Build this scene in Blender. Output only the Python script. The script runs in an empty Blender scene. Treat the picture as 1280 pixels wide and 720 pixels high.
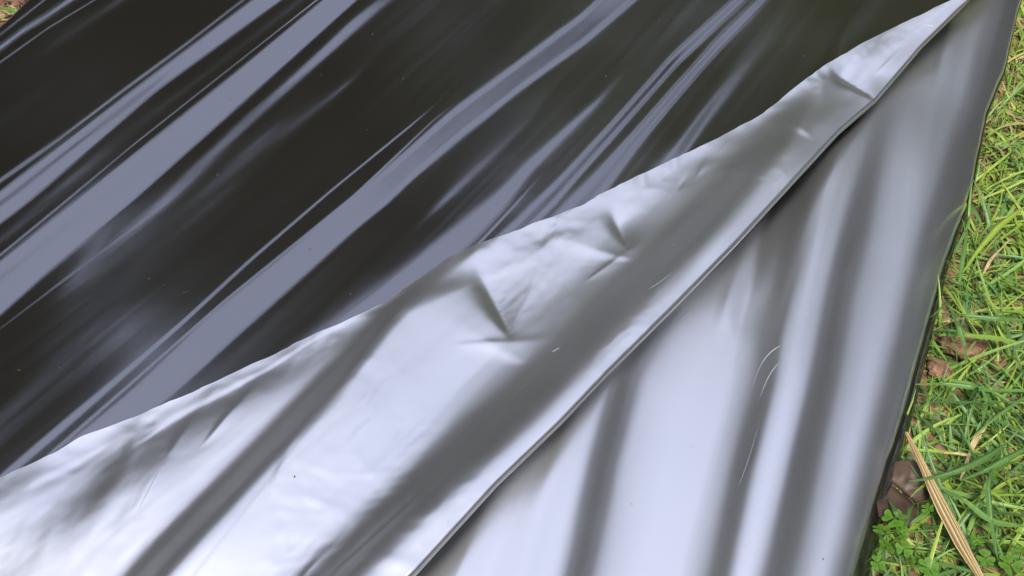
import bpy, math, random
import numpy as np
from mathutils import Vector

# ------------------------------------------------------------------ camera
SC = bpy.context.scene
COL = SC.collection
rad = math.radians
CAM_H, DEP, HFOV = 0.56, rad(50.0), rad(64.0)
cd = bpy.data.cameras.new("camera"); cam = bpy.data.objects.new("camera", cd); COL.objects.link(cam)
cam.location = (0, 0, CAM_H); cam.rotation_euler = (math.pi / 2 - DEP, 0, 0)
cd.sensor_width = 36; cd.lens = 18 / math.tan(HFOV / 2); cd.clip_start = 0.01; cd.clip_end = 3000
SC.camera = cam

# ------------------------------------------------------------------ sky and sun (bright hazy day)
SUN_EL, SUN_AZ = rad(60), rad(-150)          # azimuth measured from +Y towards +X
W = bpy.data.worlds.new("World"); SC.world = W; W.use_nodes = True
wn, wl = W.node_tree.nodes, W.node_tree.links
bg = wn["Background"]
sky = wn.new("ShaderNodeTexSky"); sky.sky_type = 'NISHITA'; sky.sun_disc = False
sky.sun_elevation = SUN_EL; sky.sun_rotation = SUN_AZ
sky.air_density = 1.0; sky.dust_density = 3.0; sky.ozone_density = 1.0
veil = wn.new("ShaderNodeMixRGB"); veil.inputs[0].default_value = 0.62
veil.inputs[2].default_value = (9.6, 10.2, 13.4, 1)      # thin even cloud veil over the whole dome
wl.new(sky.outputs[0], veil.inputs[1]); wl.new(veil.outputs[0], bg.inputs[0])
bg.inputs[1].default_value = 0.12
sd = bpy.data.lights.new("sun", 'SUN'); sun = bpy.data.objects.new("sun", sd); COL.objects.link(sun)
sd.energy = 4.6; sd.angle = rad(12); sd.color = (1.0, 0.95, 0.86)
sdir = Vector((math.sin(SUN_AZ) * math.cos(SUN_EL), math.cos(SUN_AZ) * math.cos(SUN_EL), math.sin(SUN_EL)))
sun.rotation_euler = (-sdir).to_track_quat('-Z', 'Y').to_euler()
SC.view_settings.view_transform = 'Standard'; SC.view_settings.look = 'None'
SC.view_settings.exposure = 0.2; SC.view_settings.gamma = 1.0; SC.view_settings.use_curve_mapping = False
SC.cycles.max_bounces = 6; SC.cycles.transparent_max_bounces = 8

random.seed(7); rng = np.random.default_rng(7)

# ------------------------------------------------------------------ helpers
FPX = 640 / math.tan(HFOV / 2)
FWD = np.array([0, math.cos(DEP), -math.sin(DEP)]); UPV = np.array([0, math.sin(DEP), math.cos(DEP)])
CAMP = np.array([0, 0, CAM_H])
def unproj(px, py, z=0.0):
    px = np.asarray(px, float); py = np.asarray(py, float)
    a = (px - 640) / FPX; b = -(py - 360) / FPX
    dx = a; dy = FWD[1] + b * UPV[1]; dz = FWD[2] + b * UPV[2]
    t = (z - CAM_H) / dz
    return dx * t, dy * t
def proj(x, y, z):
    dy = y; dz = z - CAM_H
    dep = dy * FWD[1] + dz * FWD[2]; up = dy * UPV[1] + dz * UPV[2]
    return 640 + FPX * x / dep, 360 - FPX * up / dep

def tag(o, label=None, cat=None, group=None, kind=None):
    if label: o['label'] = label
    if cat: o['category'] = cat
    if group: o['group'] = group
    if kind: o['kind'] = kind
    return o
def empty(name, loc=(0, 0, 0), rz=0):
    o = bpy.data.objects.new(name, None); COL.objects.link(o); o.location = loc; o.rotation_euler = (0, 0, rz)
    o.empty_display_size = 0.02
    return o
def mesh_obj(name, verts, faces, mat, parent=None, smooth=True, loc=None):
    me = bpy.data.meshes.new(name)
    verts = np.asarray(verts, np.float32)
    if isinstance(faces, np.ndarray):
        n, k = faces.shape
        me.vertices.add(len(verts)); me.vertices.foreach_set("co", verts.ravel())
        me.loops.add(n * k); me.loops.foreach_set("vertex_index", faces.astype(np.int32).ravel())
        me.polygons.add(n); me.polygons.foreach_set("loop_start", np.arange(0, n * k, k, dtype=np.int32))
        me.polygons.foreach_set("loop_total", np.full(n, k, np.int32))
        me.update(calc_edges=True); me.validate()
    else:
        me.from_pydata([tuple(map(float, v)) for v in verts], [], faces); me.update()
    me.polygons.foreach_set("use_smooth", np.full(len(me.polygons), smooth))
    if mat: me.materials.append(mat)
    o = bpy.data.objects.new(name, me); COL.objects.link(o)
    if parent: o.parent = parent
    if loc is not None: o.location = loc
    return o
def copy_tree(o, parent=None):
    c = o.copy(); COL.objects.link(c)
    if parent: c.parent = parent
    for ch in list(o.children): copy_tree(ch, c)
    return c

def interp_ext(x, xs, ys):
    xs = np.asarray(xs, float); ys = np.asarray(ys, float)
    o = np.argsort(xs); xs = xs[o]; ys = ys[o]
    r = np.interp(x, xs, ys)
    if len(xs) > 1:
        m0 = (ys[1] - ys[0]) / (xs[1] - xs[0]); m1 = (ys[-1] - ys[-2]) / (xs[-1] - xs[-2])
        r = np.where(x < xs[0], ys[0] + m0 * (x - xs[0]), r)
        r = np.where(x > xs[-1], ys[-1] + m1 * (x - xs[-1]), r)
    return r
def sstep(a, b, x):
    t = np.clip((x - a) / (b - a), 0, 1); return t * t * (3 - 2 * t)
def vnoise(x, y, seed, f):
    """smooth value noise in [-1,1]"""
    r = np.random.default_rng(seed); T = r.uniform(-1, 1, (64, 64))
    X = x * f + 1000; Y = y * f + 1000
    i = np.floor(X).astype(int); j = np.floor(Y).astype(int); a = X - i; b = Y - j
    a = a * a * (3 - 2 * a); b = b * b * (3 - 2 * b)
    g = lambda p, q: T[p % 64, q % 64]
    return (g(i, j) * (1 - a) + g(i + 1, j) * a) * (1 - b) + (g(i, j + 1) * (1 - a) + g(i + 1, j + 1) * a) * b

# ------------------------------------------------------------------ materials
def new_mat(name):
    m = bpy.data.materials.new(name); m.use_nodes = True
    return m, m.node_tree.nodes, m.node_tree.links, m.node_tree.nodes["Principled BSDF"]
def film_mat(name, base, metallic, rough, ior, bump, rvar, coat=0.0):
    m, n, l, p = new_mat(name)
    p.inputs["Base Color"].default_value = (*base, 1); p.inputs["Metallic"].default_value = metallic
    p.inputs["IOR"].default_value = ior
    tc = n.new("ShaderNodeTexCoord")
    nz = n.new("ShaderNodeTexNoise"); nz.inputs["Scale"].default_value = 9; nz.inputs["Detail"].default_value = 5
    l.new(tc.outputs["Object"], nz.inputs["Vector"])
    mr = n.new("ShaderNodeMapRange"); mr.inputs[1].default_value = .3; mr.inputs[2].default_value = .7
    mr.inputs[3].default_value = rough - rvar; mr.inputs[4].default_value = rough + rvar
    l.new(nz.outputs[0], mr.inputs[0]); l.new(mr.outputs[0], p.inputs["Roughness"])
    n2 = n.new("ShaderNodeTexNoise"); n2.inputs["Scale"].default_value = 60; n2.inputs["Detail"].default_value = 6
    n2.inputs["Roughness"].default_value = .6
    l.new(tc.outputs["Object"], n2.inputs["Vector"])
    # sparse dust specks: fine relief
    vo = n.new("ShaderNodeTexVoronoi"); vo.inputs["Scale"].default_value = 42
    l.new(tc.outputs["Object"], vo.inputs["Vector"])
    sp = n.new("ShaderNodeMapRange"); sp.inputs[1].default_value = .0; sp.inputs[2].default_value = .045
    sp.inputs[3].default_value = 1; sp.inputs[4].default_value = 0
    l.new(vo.outputs["Distance"], sp.inputs[0])
    ad = n.new("ShaderNodeMath"); ad.operation = 'MULTIPLY_ADD'; ad.inputs[1].default_value = 0.0
    l.new(sp.outputs[0], ad.inputs[0]); l.new(n2.outputs[0], ad.inputs[2])
    b = n.new("ShaderNodeBump"); b.inputs["Strength"].default_value = 1; b.inputs["Distance"].default_value = bump
    l.new(ad.outputs[0], b.inputs["Height"]); l.new(b.outputs[0], p.inputs["Normal"])
    return m
def _tint(m, c): m.node_tree.nodes["Principled BSDF"].inputs["Specular Tint"].default_value = (*c, 1)
M_black = film_mat("black_film", (.012, .0108, .0078), 0.0, .17, 2.8, .00006, .02)
M_silver = film_mat("silver_film", (.70, .705, .71), .96, .31, 1.5, .00006, .02)
M_flap = film_mat("silver_film_flap", (.70, .705, .71), .96, .325, 1.5, .00008, .03)

_tint(M_black, (.92, .94, 1.0))
def leaf_mat(name, stops, rough=.45, trans=.35, noise=400, spec=.35):
    m, n, l, p = new_mat(name)
    at = n.new("ShaderNodeAttribute"); at.attribute_name = "tint"
    r = n.new("ShaderNodeValToRGB"); e = r.color_ramp.elements
    while len(e) < len(stops): e.new(.5)
    for k, (pos, c) in enumerate(stops): e[k].position = pos; e[k].color = (*c, 1)
    l.new(at.outputs["Fac"], r.inputs[0])
    tc = n.new("ShaderNodeTexCoord"); nz = n.new("ShaderNodeTexNoise"); nz.inputs["Scale"].default_value = noise
    l.new(tc.outputs["Object"], nz.inputs["Vector"])
    mx = n.new("ShaderNodeMixRGB"); mx.blend_type = 'MULTIPLY'; mx.inputs[0].default_value = .35
    l.new(r.outputs[0], mx.inputs[1]); l.new(nz.outputs[0], mx.inputs[2])
    l.new(mx.outputs[0], p.inputs["Base Color"]); p.inputs["Roughness"].default_value = rough
    p.inputs["Specular IOR Level"].default_value = spec
    tr = n.new("ShaderNodeBsdfTranslucent"); l.new(mx.outputs[0], tr.inputs[0])
    ms = n.new("ShaderNodeMixShader"); ms.inputs[0].default_value = trans
    l.new(p.outputs[0], ms.inputs[1]); l.new(tr.outputs[0], ms.inputs[2])
    l.new(ms.outputs[0], n["Material Output"].inputs[0])
    return m
M_grass = leaf_mat("grass_blade", [(0, (.09, .19, .06)), (.35, (.17, .34, .09)), (.62, (.32, .48, .07)), (.8, (.46, .58, .10)), (.9, (.50, .42, .2)), (1, (.55, .43, .25))], .38, .3)
M_clover = leaf_mat("clover_leaf", [(0, (.05, .15, .02)), (1, (.15, .33, .035))], .4, .3)
M_tree = leaf_mat("tree_leaf", [(0, (.022, .036, .014)), (1, (.05, .07, .028))], .5, .25, 3)  # leaf colour darkened to stand in for shaded tree sides
M_dry = leaf_mat("dry_leaf", [(0, (.13, .07, .03)), (.5, (.40, .28, .12)), (1, (.70, .56, .30))], .55, .15, 900)
M_brown = leaf_mat("dead_leaf_brown", [(0, (.03, .018, .012)), (.6, (.09, .058, .042)), (1, (.14, .095, .07))], .5, .1, 120)

def soil_mat(name, far=False):
    m, n, l, p = new_mat(name)
    tc = n.new("ShaderNodeTexCoord")
    a = n.new("ShaderNodeTexNoise"); a.inputs["Scale"].default_value = 90; a.inputs["Detail"].default_value = 8; a.inputs["Roughness"].default_value = .7
    l.new(tc.outputs["Object"], a.inputs["Vector"])
    r = n.new("ShaderNodeValToRGB"); e = r.color_ramp.elements
    e[0].position = .3; e[0].color = (.08, .045, .028, 1); e[1].position = .72; e[1].color = (.42, .25, .16, 1)
    l.new(a.outputs[0], r.inputs[0])
    col = r.outputs[0]
    if far:
        b = n.new("ShaderNodeTexNoise"); b.inputs["Scale"].default_value = 1.2; b.inputs["Detail"].default_value = 9
        l.new(tc.outputs["Object"], b.inputs["Vector"])
        gr = n.new("ShaderNodeValToRGB"); ge = gr.color_ramp.elements
        ge[0].position = .35; ge[0].color = (.06, .10, .025, 1); ge[1].position = .65; ge[1].color = (.13, .19, .05, 1)
        l.new(b.outputs[0], gr.inputs[0])
        ln = n.new("ShaderNodeVectorMath"); ln.operation = 'LENGTH'; l.new(tc.outputs["Object"], ln.inputs[0])
        mr = n.new("ShaderNodeMapRange"); mr.inputs[1].default_value = 1.4; mr.inputs[2].default_value = 3.0
        l.new(ln.outputs["Value"], mr.inputs[0])
        mx = n.new("ShaderNodeMixRGB"); l.new(mr.outputs[0], mx.inputs[0]); l.new(col, mx.inputs[1]); l.new(gr.outputs[0], mx.inputs[2])
        col = mx.outputs[0]
    l.new(col, p.inputs["Base Color"]); p.inputs["Roughness"].default_value = .95; p.inputs["Specular IOR Level"].default_value = .1
    bu = n.new("ShaderNodeBump"); bu.inputs["Distance"].default_value = .006; bu.inputs["Strength"].default_value = .8
    l.new(a.outputs[0], bu.inputs["Height"]); l.new(bu.outputs[0], p.inputs["Normal"])
    return m
M_soil = soil_mat("soil", True); M_clod = soil_mat("soil_clod")
def plain_mat(name, c0, c1, scale, rough):
    m, n, l, p = new_mat(name); tc = n.new("ShaderNodeTexCoord")
    a = n.new("ShaderNodeTexNoise"); a.inputs["Scale"].default_value = scale; a.inputs["Detail"].default_value = 6
    l.new(tc.outputs["Object"], a.inputs["Vector"])
    r = n.new("ShaderNodeValToRGB"); r.color_ramp.elements[0].color = (*c0, 1); r.color_ramp.elements[1].color = (*c1, 1)
    r.color_ramp.elements[0].position = .3; r.color_ramp.elements[1].position = .7
    l.new(a.outputs[0], r.inputs[0]); l.new(r.outputs[0], p.inputs["Base Color"]); p.inputs["Roughness"].default_value = rough
    return m
M_tree2 = leaf_mat("tree_leaf_sunlit", [(0, (.15, .20, .04)), (1, (.28, .33, .08))], .5, .3, 3)  # sunlit look put into the leaf colour of the trees ahead right
M_bark = plain_mat("bark", (.05, .035, .025), (.14, .10, .07), 8, .9)

# ------------------------------------------------------------------ film: traced lines (photo pixels) and folds
FREE = [(-150, 668), (0, 597), (60, 569), (100, 547), (167, 521), (243, 488), (290, 466), (333, 447), (400, 414), (440, 397), (480, 379), (528, 344),
        (560, 322), (594, 306), (664, 281), (726, 257), (754, 241), (800, 218), (840, 200), (902, 170), (955, 141), (979, 121), (1003, 101), (1041, 76),
        (1083, 52), (1163, 12), (1190, -1), (1225, -16), (1262, -42)]
FOLD = [(340, 890), (430, 805), (521, 720), (622, 609), (705, 529), (761, 470), (840, 391), (920, 309), (978, 246), (1048, 170), (1095, 129), (1152, 62), (1215, 0),
        (1262, -42)]
REDGE = [(1025, 930), (1060, 810), (1088, 720), (1114, 619), (1135, 546), (1152, 476), (1173, 389), (1187, 334), (1201, 289), (1215, 240), (1222, 201), (1232, 153),
         (1252, 101), (1265, 45), (1277, 0), (1290, -60), (1300, -120)]
LEDGE = [(-300, 330), (-90, 126), (0, 47), (10, 38), (30, 18), (50, -2), (90, -36), (200, -125)]

def line(pts, tgt, p=2, axis='x'):
    return ('line', pts, tgt, p, axis)
def band(up, lo, tgt, soft, op=1.0, fade=None):
    return ('band', up, lo, tgt, soft, op, fade)
def paint(px, py, base, items):
    B = np.full(px.shape, float(base)) if np.isscalar(base) else base.copy()
    for it in items:
        if it[0] == 'line':
            _, pts, tgt, p, axis = it
            a, b = (px, py) if axis == 'x' else (py, px)
            k = (0, 1) if axis == 'x' else (1, 0)
            q = sorted(pts, key=lambda t: t[k[0]])
            xs = [t[k[0]] for t in q]; ys = [t[k[1]] for t in q]
            c = interp_ext(a, xs, ys); hw = np.interp(a, xs, [t[2] for t in q]); op = np.interp(a, xs, [t[3] for t in q])
            m = (ys[-1] - ys[0]) / (xs[-1] - xs[0]); cs = 1 / math.sqrt(1 + m * m)
            d = np.abs(b - c) * cs / hw
            w = np.exp(-d ** p) * op
        else:
            _, up, lo, tgt, soft, op, fade = it
            yu = interp_ext(px, [t[0] for t in up], [t[1] for t in up]); yl = interp_ext(px, [t[0] for t in lo], [t[1] for t in lo])
            w = op * sstep(-soft, soft, (py - yu) * .77) * sstep(-soft, soft, (yl - py) * .77)
            if fade: w = w * np.interp(px, [f[0] for f in fade], [f[1] for f in fade])
        B = B * (1 - w) + tgt * w
    return B

BLACK = [
    line([(800, 60, 45, 0), (860, 10, 60, .35), (960, -10, 90, .5), (1060, 20, 90, .5), (1100, 20, 60, .3)], .15),
    line([(3, 41, 1.2, 1), (55, 0, 1.2, 1)], .8),
    line([(0, 60, 5, 1), (30, 37, 4, .9), (60, 19, 5, .8), (90, -2, 6, .9)], .75, 2),
    line([(0, 78, 1.3, 1), (60, 35, 1.2, 1), (118, 0, 1.1, 1)], .75),
    line([(50, 68, 6, .0), (100, 34, 7, .7), (150, 0, 7, .9)], .35),
    line([(0, 150, 14, .5), (60, 110, 14, .3), (120, 70, 10, 0)], .15),
    line([(0, 226, 3, .9), (70, 177, 3, .9), (150, 116, 3, .9), (230, 57, 3, .9), (308, -3, 2.5, .9)], .6),
    line([(0, 233, 1, .9), (153, 119, 1.2, .9), (315, -2, 1.2, .9)], -.1),
    band([(0, 240), (153, 122), (315, 0)], [(0, 279), (38, 250), (194, 115), (351, 0)], 1.0, 5),
    line([(-60, 300, 5, .9), (0, 255, 5, .9), (30, 232, 5, .85), (118, 163, 5, .7), (195, 104, 4, .5), (243, 62, 3, 0)], .1),
    line([(0, 300, 8, .6), (163, 165, 9, .7), (330, 35, 9, .7)], .22),
    line([(0, 319, 1.2, .9), (83, 251, 1.2, .9), (163, 184, 1.2, .9), (264, 104, 1.2, .9), (396, 0, 1.2, .9)], .75),
    line([(0, 323, .9, .9), (264, 107, 1, .9), (400, 1, 1, .9)], -.1),
    band([(0, 328), (94, 252), (250, 126), (404, 0)], [(0, 392), (52, 345), (167, 250), (299, 132), (440, 4)], 1.0, 6),
    line([(-60, 398, 7, .9), (0, 348, 7, .85), (80, 285, 6, .6), (140, 240, 5, .4), (230, 165, 4, .15), (300, 105, 3, 0)], .15),
    line([(60, 370, 20, 0), (140, 305, 20, .7), (208, 248, 12, .8), (305, 156, 9, .9), (400, 70, 8, 1), (440, 33, 8, 1), (480, 0, 8, .5)], .45),
    line([(150, 350, 25, 0), (230, 275, 25, .6), (330, 175, 16, .6), (420, 90, 10, 0)], .3),
    line([(0, 411, 1.4, .6), (104, 332, 1.2, .6), (208, 254, 1.2, .5), (260, 205, 1.2, 0)], .45),
    line([(320, 200, 6, 0), (370, 156, 6, .7), (430, 108, 5, .8), (470, 74, 5, 0)], .25),
    line([(0, 520, 20, .3), (60, 460, 20, .3), (150, 380, 10, 0)], .2),
    line([(0, 600, 4, .8), (132, 487, 3.2, .9), (226, 405, 2.6, .9), (312, 326, 2.2, .9), (413, 239, 1.6, .9), (511, 159, 1.2, .7), (560, 118, 1.2, 0)], .65),
    line([(40, 588, 2, .4), (153, 489, 1.8, .6), (278, 378, 1.3, .8), (440, 247, 1.2, .9), (539, 153, 1.2, .4), (580, 120, 1.2, 0)], .6),
    band([(0, 632), (100, 547), (167, 490), (264, 396), (347, 327), (440, 250), (567, 139), (671, 62), (730, 17), (747, 0)],
         [(0, 668), (100, 582), (215, 490), (299, 414), (382, 341), (440, 289), (487, 250), (515, 222), (567, 177), (650, 111), (726, 56), (792, 0)], 1.0, 7,
         1, [(0, 1), (740, 1), (840, .8)]),
    line([(500, 300, 5, 0), (556, 250, 5, .5), (615, 194, 5, .5), (660, 150, 5, .35), (690, 110, 5, 0)], .25),
    line([(480, 376, 14, 1), (521, 344, 13, 1), (574, 299, 11, 1), (626, 250, 9, .9), (660, 210, 7, .8), (702, 170, 6, .6), (747, 128, 5, .4), (790, 80, 5, 0)], .85),
    line([(590, 312, 1, .5), (601, 302, 1, .8), (643, 257, 1, .6), (680, 215, 1, 0)], .7),
    line([(610, 322, 9, 1), (648, 287, 9, 1), (695, 240, 9, 1), (765, 163, 8, 1), (842, 76, 7, 1), (930, -6, 6, .9), (1000, -66, 6, .8)], 1, 3),
    line([(720, 262, 14, 1), (742, 238, 13, 1), (790, 180, 9, 1), (846, 114, 7, .95), (896, 57, 6, .9), (960, -8, 6, .8)], .95, 3),
    line([(820, 220, 9, .5), (854, 184, 9, .9), (885, 140, 8, .7), (925, 90, 8, .3), (960, 40, 8, 0)], .55),
    line([(1040, 80, 10, 0), (1062, 45, 10, .8), (1083, 18, 10, .8), (1110, -20, 9, .4)], .5),
    line([(930, 90, 7, 0), (960, 55, 8, .6), (1000, 0, 9, .6)], -.05),
]
# silver: value 0 faces the open sky, +1 / -1 lean one way or the other into the reflected trees
FLAP = [
    line([(-60, 620, 40, .9), (90, 610, 45, .9), (200, 560, 45, .9), (330, 480, 26, .9), (420, 430, 16, .8), (520, 370, 10, .8), (700, 290, 10, .2)], .38),
    line([(-60, 700, 30, .9), (0, 655, 26, .9), (70, 612, 20, .8), (120, 585, 14, 0)], .0),
    line([(150, 566, 1, 0), (184, 545, 2.5, .9), (215, 522, 5, 1), (262, 499, 5, 1), (330, 464, 3, 1), (400, 420, 2, .8), (440, 402, 1, 0)], 0),
    line([(20, 612, 1, 0), (45, 598, 4, .9), (87, 578, 5, .9), (121, 560, 3, .8), (150, 545, 2, 0)], 0),
    line([(100, 640, 12, 0), (130, 600, 12, .8), (160, 560, 12, .8), (175, 535, 8, 0)], .55),
    line([(170, 640, 5, 0), (190, 600, 5, .7), (215, 575, 5, .7), (260, 555, 5, .6), (300, 530, 5, 0)], .25),
    line([(820, 325, 12, 0), (860, 285, 15, .8), (900, 245, 17, .9), (945, 200, 18, .9), (985, 165, 13, .6), (1010, 140, 8, 0)], 1.9),
    line([(80, 740, 16, .5), (150, 650, 16, .5), (230, 570, 14, 0)], .1),
    line([(150, 755, 18, 1), (194, 706, 18, 1), (278, 619, 17, 1), (330, 564, 16, 1), (427, 463, 14, 1), (460, 424, 12, .95), (500, 378, 10, .8), (540, 345, 8, .3)], 1.55, 2.2),
    line([(417, 497, 1.5, .5), (428, 483, 1.5, .6), (470, 425, 1.5, .6), (504, 386, 1.5, .5)], .35),
    line([(500, 610, 20, 0), (574, 540, 26, .5), (678, 446, 30, .7), (765, 350, 32, .7), (840, 272, 30, .8), (900, 215, 26, .8), (950, 170, 20, .5), (990, 130, 12, 0)], .6),
    line([(330, 800, 26, 1), (417, 722, 25, 1), (487, 654, 24, 1), (574, 572, 24, 1), (678, 480, 25, 1), (765, 385, 25, 1), (840, 308, 26, 1), (875, 275, 27, 1), (935, 208, 26, .95), (990, 150, 20, .5), (1030, 110, 15, 0)], 1.55, 2.2),
    line([(430, 784, 12, 1), (504, 710, 12, 1), (594, 623, 12, 1), (685, 539, 12, 1), (747, 476, 12, 1), (861, 359, 12, 1), (909, 303, 9, 1), (979, 230, 8, 1), (1020, 185, 7, .9), (1066, 143, 6, .6), (1120, 90, 5, .3)], 0.0),
    line([(417, 716, 1.6, .6), (546, 598, 1.6, .6), (643, 494, 1.6, .6), (700, 440, 1.5, 0)], .35),
    line([(700, 400, 14, 0), (760, 330, 16, .4), (830, 265, 18, .5), (900, 200, 20, .4), (960, 160, 14, 0)], .35),
    line([(1010, 160, 16, 0), (1050, 110, 10, .3), (1100, 58, 11, .8), (1160, 22, 10, .8), (1230, -22, 8, .8)], .62),
]
SILVER = [
    line([(745, 800, 30, .8), (770, 690, 30, .8), (800, 560, 30, .8), (835, 440, 26, .8), (880, 360, 18, .4)], -.42, 2, 'y'),
    line([(985, 800, 24, .8), (1012, 692, 24, .8), (1040, 567, 24, .8), (1062, 475, 24, .8), (1082, 361, 24, .7), (1110, 220, 22, .4)], -.42, 2, 'y'),
    line([(860, 800, 18, .8), (884, 692, 18, .8), (908, 592, 18, .8), (936, 470, 16, .8), (958, 340, 12, .5)], .42, 2, 'y'),
    line([(1020, 800, 14, .8), (1046, 692, 14, .8), (1075, 580, 14, .8), (1100, 475, 14, .8), (1122, 380, 14, .6)], -.4, 2, 'y'),
    line([(650, 800, 12, .6), (672, 700, 12, .6), (700, 600, 12, .6), (735, 500, 10, .4)], -.3, 2, 'y'),
    line([(560, 800, 14, .5), (608, 678, 14, .35), (636, 609, 12, .3), (690, 520, 8, 0)], -.4, 2, 'y'),
    line([(700, 800, 22.8, 1), (723, 720, 22.8, 1), (733, 678, 22.8, 1), (754, 574, 24.0, 1), (782, 470, 26.4, 1), (805, 430, 28.8, 1), (840, 370, 28.8, 1)], -1.25, 2.0, 'y'),
    line([(915, 420, 7, 0), (920, 379, 8, .6), (941, 292, 9, .8), (960, 230, 10, .6)], -.6, 2, 'y'),
    line([(880, 800, 14.4, 1), (902, 706, 14.4, 1), (927, 592, 14.4, 1), (958, 470, 14.4, 1), (965, 414, 14.4, 1), (986, 327, 15.6, 1), (1003, 240, 15.6, 1), (1025, 180, 16.8, .9), (1080, 100, 16.8, 0)], 1.25, 2.0, 'y'),
    line([(950, 800, 24.0, 1), (979, 692, 22.8, 1), (1007, 567, 21.6, 1), (1029, 475, 21.6, 1), (1050, 361, 21.6, 1), (1063, 309, 21.6, 1), (1085, 220, 20, .7), (1105, 139, 18, .3), (1130, 60, 18, 0)], -1.25, 2.0, 'y'),
    line([(1048, 800, 26, 1), (1072, 710, 26, 1), (1103, 590, 26, 1), (1129, 480, 26, 1), (1153, 380, 26, 1), (1178, 280, 26, .95), (1200, 200, 24, .8), (1224, 120, 22, .6), (1248, 20, 20, .5)], -1.1, 3, 'y'),
    line([(1068, 800, 12, 1), (1092, 710, 12, 1), (1120, 590, 12, 1), (1146, 480, 13, 1), (1168, 380, 14, 1), (1192, 280, 15, 1), (1215, 200, 16, .9), (1240, 120, 15, .9), (1265, 20, 13, .9)], -1.4, 3, 'y'),
    line([(1042, 800, 3, .7), (1068, 700, 3, .7), (1100, 590, 3, .6), (1122, 500, 3, .4), (1140, 420, 3, 0)], -.5, 2, 'y'),
]

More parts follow.
